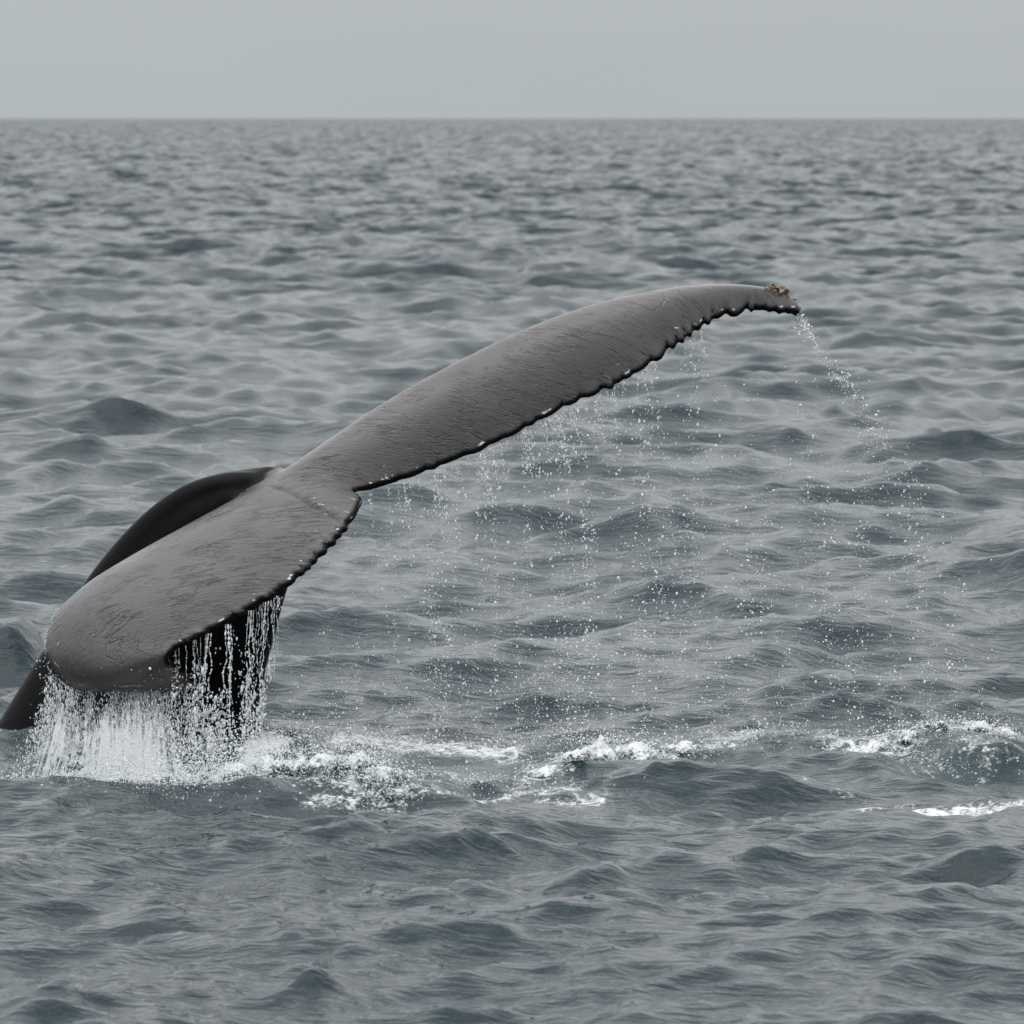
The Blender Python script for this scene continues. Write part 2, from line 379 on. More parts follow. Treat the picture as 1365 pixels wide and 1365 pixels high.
def fluke_loop():
    c = 0.5 * (1 - np.cos(np.linspace(0, np.pi, NC))) ** 1.0
    half = 5 * (0.2969 * np.sqrt(c) - 0.126 * c - 0.3516 * c ** 2 + 0.2843 * c ** 3 - 0.1015 * c ** 4)
    te = 0.0145 
    co = []; uv = []
    for i in range(NS):
        L = Lc[i]; CC = Tc[i] - L; tooth = np.outer(sstep(1 - .07 / CH[i], 1.0, c) * ser_amp[i], Cn[i])
        tk = par[i, 0]; cam_ = par[i, 1]
        teh = te * (1.4 if S_idx[i] < 10 else 1.0) * min(1.0, tk / 0.05) * (1 + 0.35 * sstep(11.2, 11.9, S_idx[i]) * (1 - sstep(13.5, 16, S_idx[i])))
        blunt = np.clip((1 - c) / 0.02, 0, 1) ** 0.5
        hh = half * tk * 0.5 + teh * np.clip(c * 3, 0, 1) * blunt
        cb = cam_ * 4 * c * (1 - c) * (1 - 0.35 * c)
        up = L + tooth + np.outer(c, CC) + np.outer(cb + hh, FN[i]); dn = L + tooth + np.outer(c, CC) + np.outer(cb - hh, FN[i])
        co.append(np.concatenate([up, dn[-2:0:-1]]))
        side = np.concatenate([np.ones(NC), np.zeros(NC - 2)]); cc = np.concatenate([c, c[-2:0:-1]])
        uv.append(np.stack([np.full(len(cc), S_idx[i]), cc, side], -1))
    return np.array(co), np.array(uv)
fco, fuv = fluke_loop()
def loft(co):
    n, m, _ = co.shape
    i, j = np.meshgrid(np.arange(n - 1), np.arange(m), indexing='ij'); j2 = (j + 1) % m
    q = np.stack([i * m + j, (i + 1) * m + j, (i + 1) * m + j2, i * m + j2], -1).reshape(-1, 4)
    v = co.reshape(-1, 3)
    c0, c1 = len(v), len(v) + 1
    v = np.concatenate([v, co[0].mean(0)[None], co[-1].mean(0)[None]])
    jj = np.arange(m); jn = (jj + 1) % m
    tr = np.concatenate([np.stack([np.full(m, c0), jj, jn], -1), np.stack([np.full(m, c1), (n - 1) * m + jn, (n - 1) * m + jj], -1)])
    return v, q, tr
# tail stock: dorsal (px, py), ventral (px, py), depth, half width
ST = [((-100, 1130), (345, 1190), 30.62, .44), ((-60, 1050), (338, 1090), 30.60, .42), ((-8, 972), (338, 1000), 30.57, .38), ((46, 885), (352, 905), 30.52, .33), ((86, 826), (366, 848), 30.46, .29),
      ((120, 766), (380, 795), 30.40, .26), ((177, 699), (398, 742), 30.30, .22), ((231, 656), (415, 708), 30.20, .185), ((281, 637), (430, 690), 30.11, .155),
      ((317, 635), (442, 680), 30.05, .13), ((346, 643), (452, 674), 29.98, .105), ((388, 647), (462, 668), 29.92, .075), ((425, 648), (468, 662), 29.86, .045), ((455, 654), (470, 659), 29.80, .02)]
def stock_loop(n=120, m=64):
    D = catmull([P(*s[0], s[2]) for s in ST], n); V = catmull([P(*s[1], s[2]) for s in ST], n); W = catmull([[s[3]] for s in ST], n)[:, 0]
    ax = np.gradient((D + V) / 2, axis=0); ax /= np.linalg.norm(ax, axis=1, keepdims=True)
    th = np.linspace(0, 2 * np.pi, m, endpoint=False)
    co = []
    for i in range(n):
        dv = (D[i] - V[i]) / 2; c = (D[i] + V[i]) / 2
        lat = np.cross(ax[i], dv / np.linalg.norm(dv)); lat /= np.linalg.norm(lat)
        if lat[1] > 0: lat = -lat                              # towards the camera side
        cs, sn = np.cos(th), np.sin(th)
        top = np.clip(cs, 0, 1)
        w = np.sign(sn) * np.abs(sn) ** 1.05 * (1 - 0.25 * top ** 2)
        groove = -0.16 * np.exp(-((cs - 0.80) / 0.10) ** 2) * sstep(40, 85, i) + 0.08 * np.exp(-((cs - 0.55) / 0.16) ** 2) * sstep(40, 85, i)
        w = w * (1 + groove * 1.4)
        co.append(c + np.outer(cs, dv) + np.outer(w * W[i], lat))
    return np.array(co)
sco = stock_loop()

CREASE = catmull([[350, 647], [378, 652], [398, 661], [416, 672], [436, 682], [452, 692], [462, 700]], 60)     # the furrow across the root, photo pixels
def to_px(co):
    d = co - np.array([0, 0, HCAM]); z = d @ CF
    return np.stack([682.5 + FPX * d[:, 0] / z, 682.5 - FPX * (d @ CU) / z], -1)

def whale_material():
    t = NT('whale_skin')
    uv = t.attr('skin', 'Vector'); pig_shade = t.attr('pigment_shade'); mark = t.attr('mark'); wet = t.attr('crease_shade')
    geo = t.n('ShaderNodeNewGeometry'); pos = geo.outputs['Position']
    # fine wrinkles slanting across the fluke, broken up
    def aniso(rot, sx, sy):
        return t.mapping(t.mapping(uv, (1, 1, 1), (0, 0, rot)), (sx, sy, 1))
    def cracks(rot, sx, sy, scale, w, dist):
        n = t.noise(aniso(rot, sx, sy), scale, 2.5, 0.6, dist)
        return t.math('SUBTRACT', 1.0, t.ramp(t.math('ABSOLUTE', t.math('SUBTRACT', n, 0.5)), 0.0, w))
    brk = t.ramp(t.noise(uv, 3.4, 3, 0.6), 0.47, 0.62)
    c1 = t.math('MULTIPLY', cracks(R(-48), 1.0, 5.0, 2.6, 0.018, 0.9), brk)
    c3 = t.math('MULTIPLY', cracks(R(-36), 1.0, 3.4, 1.5, 0.012, 1.6), t.ramp(t.noise(uv, 2.1, 2, .5), 0.46, 0.60))
    c1 = t.math('MAXIMUM', c1, t.math('MULTIPLY', c3, 0.55))
    c2 = t.math('MULTIPLY', cracks(R(-60), 1.0, 5.5, 7.0, 0.045, 0.6), t.ramp(t.noise(uv, 7.0, 2, .5), 0.42, 0.62))
    skin = t.noise(aniso(R(-58), 1.0, 3.2), 26.0, 4, 0.62, 0.5)
    h = t.math('SUBTRACT', t.math('MULTIPLY', skin, 0.0036), t.math('MULTIPLY', c1, 0.0046))
    h = t.math('SUBTRACT', h, t.math('MULTIPLY', c2, 0.0016))
    h = t.math('MULTIPLY', h, t.math('ADD', t.math('MULTIPLY', pig_shade, 0.85), 0.15))
    nrm = t.bump(h, 1.0, 1.0)
    var = t.noise(uv, 2.2, 4, 0.6)
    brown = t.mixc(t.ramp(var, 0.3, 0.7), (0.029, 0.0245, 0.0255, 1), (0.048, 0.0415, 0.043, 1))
    base = t.mixc(pig_shade, (0.002, 0.0022, 0.0028, 1), brown)
    base = t.mixc(t.math('MULTIPLY', c1, 0.40), base, (0.018, 0.015, 0.015, 1))
    base = t.mixc(wet, base, (0.012, 0.011, 0.011, 1))  # dark line follows the furrow: crease shade painted into the base colour
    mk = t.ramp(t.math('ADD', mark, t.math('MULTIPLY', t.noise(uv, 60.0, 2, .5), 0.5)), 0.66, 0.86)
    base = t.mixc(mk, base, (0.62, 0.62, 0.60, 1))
    pr = t.n('ShaderNodeBsdfPrincipled')
    t.l(base, pr.inputs['Base Color']); t.l(nrm, pr.inputs['Normal'])
    t.l(t.math('ADD', 0.32, t.math('MULTIPLY', skin, 0.20)), pr.inputs['Roughness'])
    pr.inputs['IOR'].default_value = 1.45; t.l(t.math('ADD', 0.08, t.math('MULTIPLY', pig_shade, 0.42)), pr.inputs['Specular IOR Level'])
    t.l(t.math('ADD', 0.05, t.math('MULTIPLY', pig_shade, 0.90)), pr.inputs['Coat Weight']); t.l(nrm, pr.inputs['Coat Normal']); t.l(t.math('ADD', 0.10, t.math('MULTIPLY', t.ramp(t.noise(uv, 3.0, 4, .6), .38, .66), 0.20)), pr.inputs['Coat Roughness']); pr.inputs['Coat IOR'].default_value = 1.37
    t.l(pr.outputs[0], t.out.inputs[0])
    return t.m

def build_whale():
    fv, fq, ft = loft(fco); sv, sq, stt = loft(sco)
    raw = mesh_np('whale_raw', np.concatenate([fv, sv]), np.concatenate([fq, sq + len(fv)]), np.concatenate([ft, stt + len(fv)]), True)
    bm = bmesh.new(); bm.from_mesh(raw)
    for part in (range(0, len(fv)), range(len(fv), len(fv) + len(sv))):
        s = set(part); bmesh.ops.recalc_face_normals(bm, faces=[f for f in bm.faces if f.verts[0].index in s])
    bm.to_mesh(raw); bm.free()
    tmp = bpy.data.objects.new('whale_raw', raw); COL.objects.link(tmp)
    md = tmp.modifiers.new('r', 'REMESH'); md.mode = 'VOXEL'; md.voxel_size = 0.0103; md.use_smooth_shade = True
    me = bpy.data.meshes.new_from_object(tmp.evaluated_get(bpy.context.evaluated_depsgraph_get()))
    bpy.data.objects.remove(tmp); bpy.data.meshes.remove(raw)
    n = len(me.vertices); co = np.empty(n * 3, np.float32); me.vertices.foreach_get('co', co); co = co.reshape(-1, 3).astype(float)
    e = np.empty(len(me.edges) * 2, np.int32); me.edges.foreach_get('vertices', e); e = e.reshape(-1, 2)
    deg = np.bincount(e.ravel(), minlength=n).astype(float)
    def relax(co, w, it):
        for _ in range(it):
            s = np.zeros_like(co)
            for k in range(3):
                s[:, k] = np.bincount(e[:, 0], co[e[:, 1], k], n) + np.bincount(e[:, 1], co[e[:, 0], k], n)
            co = co + (s / deg[:, None] - co) * w[:, None]
        return co
    # blend where stock and flukes meet, light smoothing elsewhere
    seam = np.concatenate([sco[60:, ::6].reshape(-1, 3)])
    kd = KDTree(len(fv)); 
    for i, v in enumerate(fv): kd.insert(v, i)
    kd.balance()
    ks = KDTree(len(sv))
    for i, v in enumerate(sv): ks.insert(v, i)
    ks.balance()
    fi = np.zeros(n, int); fd = np.zeros(n); sd = np.zeros(n); si = np.zeros(n, int)
    for i in range(n):
        _, a, b = kd.find(co[i]); fi[i] = a; fd[i] = b
        _, a, b = ks.find(co[i]); sd[i] = b; si[i] = a
    jn = np.exp(-((np.maximum(fd, sd)) / 0.06) ** 2)
    rootc = P(400, 650, 29.95)
    jn *= np.exp(-(np.linalg.norm(co - rootc, axis=1) / 0.40) ** 4)
    co = relax(co, np.full(n, 0.5), 1)
    co = relax(co, 0.6 * jn, 45)
    fi = np.minimum(fi, len(fuv.reshape(-1, 3)) - 1)
    uvs = fuv.reshape(-1, 3)[fi]
    s, c, side = uvs[:, 0].copy(), uvs[:, 1].copy(), uvs[:, 2]
    # slide from the nearest loft point to the exact place between loft points
    ii = np.clip(np.rint(np.interp(s, S_idx, np.arange(NS))).astype(int), 0, NS - 1)
    dl = co - fv[fi]; dmid = np.gradient((Lc + Tc) / 2, axis=0)
    sh = dmid - (dmid * Cn).sum(1)[:, None] * Cn; shl = np.linalg.norm(sh, axis=1)
    a_ = (dl * sh[ii]).sum(1) / (shl[ii] ** 2); a_ = np.clip(a_, -3, 3)
    cdl = (dl * Cn[ii]).sum(1) - a_ * (dmid[ii] * Cn[ii]).sum(1)
    s = s + a_ * (S_idx[1] - S_idx[0]); c = np.clip(c + np.clip(cdl, -.05, .05) / CH[ii], 0, 1)
    px = to_px(co)
    onf = sd > fd * 1.0
    # furrow across the root
    nrm = np.empty(n * 3, np.float32)
    d = np.min(np.hypot(px[:, None, 0] - CREASE[None, :, 0], px[:, None, 1] - CREASE[None, :, 1]), axis=1) if n < 60000 else np.full(n, 99.0)
    if n >= 60000:
        m = (px[:, 0] > 330) & (px[:, 0] < 490) & (px[:, 1] > 620) & (px[:, 1] < 720)
        d[m] = np.min(np.hypot(px[m][:, None, 0] - CREASE[None, :, 0], px[m][:, None, 1] - CREASE[None, :, 1]), axis=1)
    up = (side > 0.5) | (c > 0.995)
    front = co[:, 1] < 30.2
    me.vertices.foreach_set('co', co.astype(np.float32).ravel()); me.update()
    me.vertices.foreach_get('normal', nrm); nrm = nrm.reshape(-1, 3)
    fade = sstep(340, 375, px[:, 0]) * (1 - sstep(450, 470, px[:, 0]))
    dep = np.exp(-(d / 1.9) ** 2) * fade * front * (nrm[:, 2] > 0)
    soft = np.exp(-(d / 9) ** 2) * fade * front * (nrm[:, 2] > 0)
    co = co - nrm * (0.010 * dep + 0.004 * soft)[:, None]
    me.vertices.foreach_set('co', co.astype(np.float32).ravel())
    # skin coordinates in metres along and across the fluke
    arcm = np.interp(s, S_idx, np.concatenate([[0], np.cumsum(np.linalg.norm(np.diff((Lc + Tc) / 2, axis=0), axis=1))]))
    sk = np.stack([arcm, c * np.interp(s, S_idx, CH), side * 0.0], -1)
    stock_only = sd < fd - 0.004
    sk[stock_only] = np.stack([co[stock_only, 0] + 9, co[stock_only, 2], co[stock_only, 1]], -1)
    vattr(me, 'skin', sk)
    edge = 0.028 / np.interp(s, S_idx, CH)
    pig_shade = np.where(side > 0.5, 1.0, 0.0) * (1 - sstep(1 - edge * 0.9, 1 - edge * 0.25, c))  # trailing edge blackened: its shade is painted into the skin colour
    pig_shade = np.where(stock_only, (1 - sstep(0.02, 0.05, fd)) * sstep(350, 362, px[:, 0]), pig_shade)
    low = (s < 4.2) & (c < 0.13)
    pig_shade = pig_shade * np.where(low, sstep(0.0, 0.11, c), 1)
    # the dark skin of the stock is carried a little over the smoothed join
    fattr(me, 'pigment_shade', np.clip(pig_shade, 0, 1)); fattr(me, 'crease_shade', dep * 0.8)
    # pale scars and nicks
    mark = np.zeros(n)
    segs = [(415, 715, 409, 721), (418, 664, 420, 663), (422, 670, 430, 672), (428, 672, 438, 674), (446, 676, 450, 678), (410, 684, 415, 685), (431, 685, 437, 684), (417, 708, 423, 707), (459, 681, 466, 683), (475, 652, 480, 662), (481, 668, 478, 675), (425, 720, 437, 722), (468, 664, 474, 666),
            (466, 692, 470, 688), (440, 715, 447, 710), (506, 641, 520, 638), (512, 620, 514, 634), (522, 634, 530, 630), (510, 602, 514, 603), (548, 617, 552, 616), (600, 603, 605, 600), (560, 618, 566, 615),
            (925, 389, 929, 388), (936, 384, 940, 384), (983, 385, 986, 383), (968, 386, 971, 385), (880, 400, 890, 404), (872, 394, 884, 393), (1005, 398, 1009, 397), (1042, 402, 1046, 399), (897, 437, 907, 437),
            (870, 395, 868, 398), (820, 486, 836, 483), (76, 860, 80, 853), (70, 880, 78, 889), (106, 912, 112, 914), (190, 908, 196, 909), (185, 896, 187, 895), (210, 890, 214, 896), (160, 915, 190, 914), (215, 905, 240, 903), (246, 905, 262, 902), (337, 792, 341, 791), (398, 748, 402, 747), (388, 768, 392, 766)]
    for (x0, y0, x1, y1) in segs:
        m = (np.abs(px[:, 0] - (x0 + x1) / 2) < abs(x1 - x0) / 2 + 5) & (np.abs(px[:, 1] - (y0 + y1) / 2) < abs(y1 - y0) / 2 + 5) & front & (nrm[:, 1] < 0.2) & (~stock_only | (px[:, 0] > 380))
        if not m.any(): continue
        v = np.array([x1 - x0, y1 - y0], float); L2 = v @ v + 1e-6
        tt = np.clip(((px[m] - [x0, y0]) @ v) / L2, 0, 1)
        dd = np.hypot(px[m, 0] - x0 - tt * v[0], px[m, 1] - y0 - tt * v[1])
        mark[m] = np.maximum(mark[m], 0.54 * (1 - sstep(0.3, 2.3, dd)))
    # white nicks and flecks along the upper rim of the trailing edge
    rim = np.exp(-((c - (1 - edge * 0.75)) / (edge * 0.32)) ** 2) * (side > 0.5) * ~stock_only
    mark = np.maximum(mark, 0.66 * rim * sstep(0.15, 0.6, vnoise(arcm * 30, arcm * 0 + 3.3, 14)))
    fattr(me, 'mark', mark)
    while me.materials: me.materials.pop()
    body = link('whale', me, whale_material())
    tag(body, 'diving humpback whale raising its wet grey tail flukes out of the sea', 'whale')
    return body
whale = build_whale()

# barnacles crowded on the high fluke tip
def barnacle_mesh(seed):
    r = random.Random(seed); bm = bmesh.new(); n = 9; rings = []
    prof = [(1.0, 0.0), (0.92, 0.35), (0.70, 0.75), (0.48, 0.92), (0.36, 0.80), (0.28, 0.45)]
    rad = [1 + r.uniform(-.14, .14) for _ in range(n)]
    for (ra, z) in prof: rings.append([bm.verts.new((ra * rad[k] * math.cos(k * 2 * math.pi / n), ra * rad[k] * math.sin(k * 2 * math.pi / n), z)) for k in range(n)])
    for a, b in zip(rings[:-1], rings[1:]):
        for k in range(n): bm.faces.new((a[k], a[(k + 1) % n], b[(k + 1) % n], b[k]))
    bm.faces.new(rings[-1]); bm.faces.new(rings[0][::-1])
    me = bpy.data.meshes.new('barnacle'); bm.to_mesh(me); bm.free(); return me
def barnacle_material():
    t = NT('barnacle_shell'); pr = t.n('ShaderNodeBsdfPrincipled')
    oc = t.n('ShaderNodeTexCoord').outputs['Object']
    n = t.noise(oc, 2.2, 4, 0.6); sp = t.n('ShaderNodeSeparateXYZ'); t.l(oc, sp.inputs[0])
    c = t.mixc(t.ramp(n, .35, .65), (0.10, 0.060, 0.034, 1), (0.46, 0.37, 0.27, 1))
    t.l(c, pr.inputs['Base Color']); pr.inputs['Roughness'].default_value = 0.55
    t.l(t.bump(t.noise(t.mapping(oc, (6, 6, 1)), 3.0, 3), 0.5, 0.2), pr.inputs['Normal'])
    t.l(pr.outputs[0], t.out.inputs[0]); return t.m
bmat = barnacle_material(); bmeshes = [barnacle_mesh(k) for k in range(4)]
for b_ in bmeshes: b_.materials.append(bmat)
for (px, py, Y, rr) in [(1023, 385, 30.35, .010), (1029, 383, 30.36, .016), (1036, 386, 30.36, .014), (1042, 386, 30.37, .018), (1047, 390, 30.38, .019), (1052, 393, 30.39, .017), (1043, 391, 30.34, .013), (1050, 397, 30.36, .011),
                        (1056, 402, 30.40, .011), (1060, 405, 30.41, .010), (1063, 409, 30.42, .010), (1066, 412, 30.42, .009), (1058, 400, 30.43, .010), (1033, 388, 30.33, .008),
                        (232, 917, 29.27, .010), (242, 915, 29.26, .012), (251, 914, 29.25, .011), (222, 919, 29.28, .008), (180, 921, 29.30, .008)]:
    o = bpy.data.objects.new('barnacle', random.choice(bmeshes)); COL.objects.link(o)
    o.location = P(px, py, Y); rr *= 1.3; o.scale = (rr, rr, rr * random.uniform(.8, 1.2))
    o.rotation_euler = (R(random.uniform(20, 60)), R(random.uniform(-20, 40)), R(random.uniform(0, 360))); o.parent = whale

# ------------------------------------------------------------------ drops, streams and white water
def drop_material():
    t = NT('water_drop'); pr = t.n('ShaderNodeBsdfPrincipled')
    pr.inputs['Base Color'].default_value = (0.88, 0.90, 0.91, 1); pr.inputs['Roughness'].default_value = 0.12; pr.inputs['IOR'].default_value = 1.333
    tl = t.n('ShaderNodeBsdfTranslucent'); tl.inputs[0].default_value = (0.88, 0.90, 0.91, 1)
    mx = t.n('ShaderNodeMixShader'); mx.inputs[0].default_value = 0.4; t.l(pr.outputs[0], mx.inputs[1]); t.l(tl.outputs[0], mx.inputs[2])
    t.l(mx.outputs[0], t.out.inputs[0]); return t.m
DROP = drop_material()
_b = bmesh.new(); bmesh.ops.create_icosphere(_b, subdivisions=1, radius=1.0)
ICO_V = np.array([v.co[:] for v in _b.verts]); _b.verts.index_update(); ICO_F = np.array([[v.index for v in f.verts] for f in _b.faces]); _b.free()
def blobs(name, cen, rad, mat, stretch=None, lumpy=0.25, axis=None):
    """many small drops as one mesh: centres (n,3), radii (n,), stretch along z"""
    cen = np.asarray(cen); n = len(cen); rad = np.asarray(rad)
    v = ICO_V[None] * (1 + lumpy * (rng.random((n, 12, 1)) * 2 - 1))
    a = rng.random(n) * 6.283; ca, sa = np.cos(a), np.sin(a)
    vx = v[..., 0] * ca[:, None] - v[..., 1] * sa[:, None]; vy = v[..., 0] * sa[:, None] + v[..., 1] * ca[:, None]
    st = np.ones(n) if stretch is None else np.asarray(stretch)
    v = np.stack([vx, vy, v[..., 2] * st[:, None]], -1) * rad[:, None, None]
    if axis is not None: v[..., 0] += v[..., 2] * np.asarray(axis)[:, None]
    v = v + cen[:, None, :]
    f = (ICO_F[None] + (np.arange(n) * 12)[:, None, None]).reshape(-1, 3)
    return link(name, mesh_np(name, v.reshape(-1, 3), None, f), mat)

def te_at(px):
    """point of the high fluke's trailing edge above photo column px"""
    p = to_px(TE); m = np.where(S_idx > 11.3)[0]; i = m[np.argmin(np.abs(p[m, 0] - px))]; return TE[i], p[i]
def te_low(px):
    p = to_px(TE); m = np.where((S_idx < 10.8) & (S_idx > 2.6))[0]; i = m[np.argmin(np.abs(p[m, 0] - px))]; return TE[i], p[i]

def rad_dist(n, lo, hi, k=2.4):
    u = rng.random(n); return lo * (1 - u * (1 - (lo / hi) ** k)) ** (-1 / k)

# (a) drops raining from the raised fluke, thickest low in the middle
pts = []
while len(pts) < 8500:
    x = rng.uniform(385, 1330); 
    top = np.interp(x, [385, 440, 480, 560, 640, 700, 800, 880, 930, 1000, 1063, 1100, 1160, 1240, 1330], [780, 700, 662, 632, 600, 572, 530, 484, 452, 440, 424, 445, 505, 610, 760])
    bot = 1002
    if x < 385: continue
    y = top + (bot - top) * rng.random() ** np.interp(x, [385, 700, 1000, 1330], [0.55, 0.62, 0.62, 0.9])
    fy = (y - top) / (bot - top)
    dens = np.interp(x, [385, 450, 520, 600, 700, 850, 1000, 1100, 1200, 1330], [.25, .3, .55, .8, 1.0, .9, .65, .62, .5, .22])
    if fy < 0.25 and x > 880: dens *= 0.4
    dens *= (0.45 + 0.85 * (fbm(np.array([x / 45.0]), np.array([y / 80.0]), 60, 3)[0] + 0.45)) * np.clip(0.62 + 1.1 * vnoise(np.array([x / 11.0]), np.array([y / 190.0]), 91)[0], .12, 1.4)
    if rng.random() > dens: continue
    pts.append((x, y, rng.normal(29.8, 0.28)))
cen = np.array([P(*p) for p in pts]); rr = rad_dist(len(cen), .0016, .0078, 2.6)
tag(blobs('falling_drops', cen, rr, DROP, 1 + 0.5 * rng.random(len(cen))), 'loose rain of white water drops falling beneath the raised fluke', 'water drops', 'stuff')

# (b) drops thrown in a streak off the high fluke tip
cl = []
for p0, p1, n, sp in [((1066, 420), (1077, 440), 26, 3.5), ((1070, 428), (1091, 468), 46, 4.0), ((1050, 425), (1072, 450), 12, 4), ((1090, 465), (1125, 510), 26, 9), ((1118, 495), (1142, 530), 40, 10), ((1125, 520), (1170, 590), 40, 16), ((1165, 575), (1215, 660), 45, 24), ((1195, 640), (1250, 780), 45, 35)]:
    for _ in range(2 * n):
        t = rng.random(); cl.append((p0[0] + (p1[0] - p0[0]) * t + rng.normal(0, sp * .7), p0[1] + (p1[1] - p0[1]) * t + rng.normal(0, sp * .5), rng.normal(30.35, .06)))
cen = np.array([P(*p) for p in cl])
tag(blobs('tip_drops', cen, rad_dist(len(cen), .0022, .009), DROP), 'arc of bright drops trailing from the high barnacled fluke tip', 'water drops', 'stuff')

# streams: wobbling, beaded threads
def thread(p0, p1, r0, r1, seg, seed, wob=0.01, gap=0.0):
    r = np.random.default_rng(seed); n = seg; t = np.linspace(0, 1, n)
    c = p0[None] * (1 - t[:, None]) + p1[None] * t[:, None]
    c[:, 0] += wob * (vnoise(t * 5 + seed * 3.7, t * 0 + seed, 3) + .5 * vnoise(t * 19 + seed, t * 0 + 2, 4)) * np.minimum(t * 4, 1)
    c[:, 1] += wob * vnoise(t * 6 + seed * 1.7, t * 0 + seed + 5, 5) * np.minimum(t * 4, 1)
    ra = (r0 + (r1 - r0) * t) * (0.12 + 1.25 * r.random(n) ** 1.6)
    ra = np.maximum(ra, 0.0006)
    m = 5; a = np.linspace(0, 2 * np.pi, m, endpoint=False)
    v = c[:, None, :] + np.stack([np.cos(a)[None] * ra[:, None], np.sin(a)[None] * ra[:, None], np.zeros((n, m))], -1)
    i, j = np.meshgrid(np.arange(n - 1), np.arange(m), indexing='ij'); j2 = (j + 1) % m
    q = np.stack([i * m + j, i * m + j2, (i + 1) * m + j2, (i + 1) * m + j], -1).reshape(-1, 4)
    if gap > 0:
        keep = np.repeat(r.random(n - 1) > gap * np.linspace(0, 1, n - 1), m); q = q[keep]
    return v.reshape(-1, 3), q
def threads(name, lst, mat):
    vs_, qs_, o = [], [], 0
    for a in lst:
        v, q = thread(*a); vs_.append(v); qs_.append(q + o); o += len(v)
    return link(name, mesh_np(name, np.concatenate(vs_), np.concatenate(qs_)), mat)

# (c) short dribbles all along the trailing edge
lst = []; sd_ = 100
for px in list(rng.uniform(500, 930, 60)) + [605, 608, 642, 645, 648, 700, 703, 706, 735, 742, 748, 730, 725, 752, 738, 760, 795, 800] * 2:
    p, q = te_at(px + rng.normal(0, 1.5)); ln = rng.uniform(.03, .13) * (1.5 if 690 < px < 810 else 1.0)
    lst.append((p + [rng.normal(0, .004), -.01, -.012], p + [rng.uniform(-.02, .05), rng.normal(0, .02), -ln], .0030, .0012, 26, sd_, .012, .75)); sd_ += 1
tag(threads('edge_dribbles', lst, DROP), 'short broken dribbles of water hanging under the raised fluke edge', 'water dribbles', 'stuff')
cen = []
for px, n, ln, sp in [(607, 26, .22, .010), (645, 60, .28, .010), (700, 45, .26, .014), (706, 40, .22, .012), (738, 90, .24, .035), (745, 50, .30, .012), (760, 40, .3, .02), (790, 30, .25, .03), (575, 18, .25, .02), (540, 20, .4, .02), (830, 20, .3, .03), (870, 14, .35, .03), (570, 60, 1.15, .035), (765, 90, 1.3, .05), (640, 50, .9, .06), (910, 12, .12, .02), (925, 10, .1, .015)]:
    p, q = te_at(px); t = rng.random(n) ** 0.9
    cen.append(np.stack([p[0] + rng.normal(0, 1, n) * sp * (0.4 + t) + .05 * t, p[1] + rng.normal(0, .03, n), p[2] - .02 - ln * t], -1))
for px in np.concatenate([rng.uniform(492, 935, 34), rng.uniform(560, 800, 14)]):
    p, q = te_at(px); n = int(rng.integers(14, 46)); ln = rng.uniform(.15, 1.0); t = np.clip(rng.random(n) ** 1.3 + .012 * rng.normal(0, 1, n), 0, 1); w_ = rng.uniform(.004, .014)
    cen.append(np.stack([p[0] + rng.normal(0, 1, n) * w_ * (0.3 + 1.5 * t) + rng.uniform(0, .07) * t, p[1] + rng.normal(0, .015, n), p[2] - .02 - ln * t], -1))
cen = np.concatenate(cen)
tag(blobs('edge_drips', cen, rad_dist(len(cen), .002, .007), DROP, 1 + 1.5 * rng.random(len(cen))), 'strings of drips falling in columns from the raised fluke edge', 'water drips', 'stuff')

# (d) the long streams under the low fluke, each a thing
STREAMS = [(278, 268, 978, .0085, 'bright unbroken water stream nearest the low fluke tip, in front of the dark tail stock'),
           (303, 306, 985, .0095, 'thick bright water stream with a kink near the middle of the dark tail stock'),
           (333, 326, 984, .0060, 'thin beaded water stream just left of the tail stock\'s dark right edge'),
           (352, 343, 960, .0055, 'water stream frayed along the right outline of the dark tail stock')]
for k, (px, xb, yb, rad, lab) in enumerate(STREAMS):
    p, q = te_low(px); e_ = P(xb, yb, p[1] + .02)
    o = threads('water_stream', [(p + [0, -.005, -.01], e_, rad * .8, rad, 90, 300 + 7 * k, .012, .05), (p + [.012, .01, -.01], e_ + [.015, .02, .0], rad * .5, rad * .6, 90, 302 + 7 * k, .012, .6), (p + [-.012, .0, -.01], e_ + [-.02, .0, .0], rad * .4, rad * .6, 90, 304 + 7 * k, .012, .6)], DROP)
    tag(o, lab, 'water stream', None, 'long water streams under the low fluke')
# loose drips between them
cen = []; lst = []
for _ in range(3200):
    x = rng.uniform(228, 385); p, q = te_low(min(x, 378)); top = q[1] + 6
    y = top + (1000 - top) * rng.random() ** np.interp(x, [228, 290, 340, 385], [.8, .55, .75, .9])
    edge_x = np.interp(y, [790, 985], [384, 346])
    if x > edge_x: continue
    dens = 0.22 + 0.78 * sstep(870, 970, y) + .5 * (x > 330)
    dens *= np.clip(0.5 + 1.6 * vnoise(np.array([x / 9.0]), np.array([y / 60.0]), 77)[0], 0.05, 1)
    if rng.random() < dens: cen.append(P(x, y, p[1] + rng.normal(.05, .10)))
cen = np.array(cen)
tag(blobs('stream_drips', cen, rad_dist(len(cen), .0025, .010), DROP, 1 + 1.6 * rng.random(len(cen))), 'white drips falling between the streams in front of the dark tail stock', 'water drips', 'stuff')
for px in np.concatenate([rng.uniform(228, 380, 13), rng.uniform(345, 372, 7)]):
    p, q = te_low(px); ln = rng.uniform(.1, .5)
    lst.append((p + [0, rng.uniform(-.01, .05), -.01], p + [rng.normal(0, .015), .02, -ln], .0025, .0018, 40, int(500 + px * 3), .008, .6))
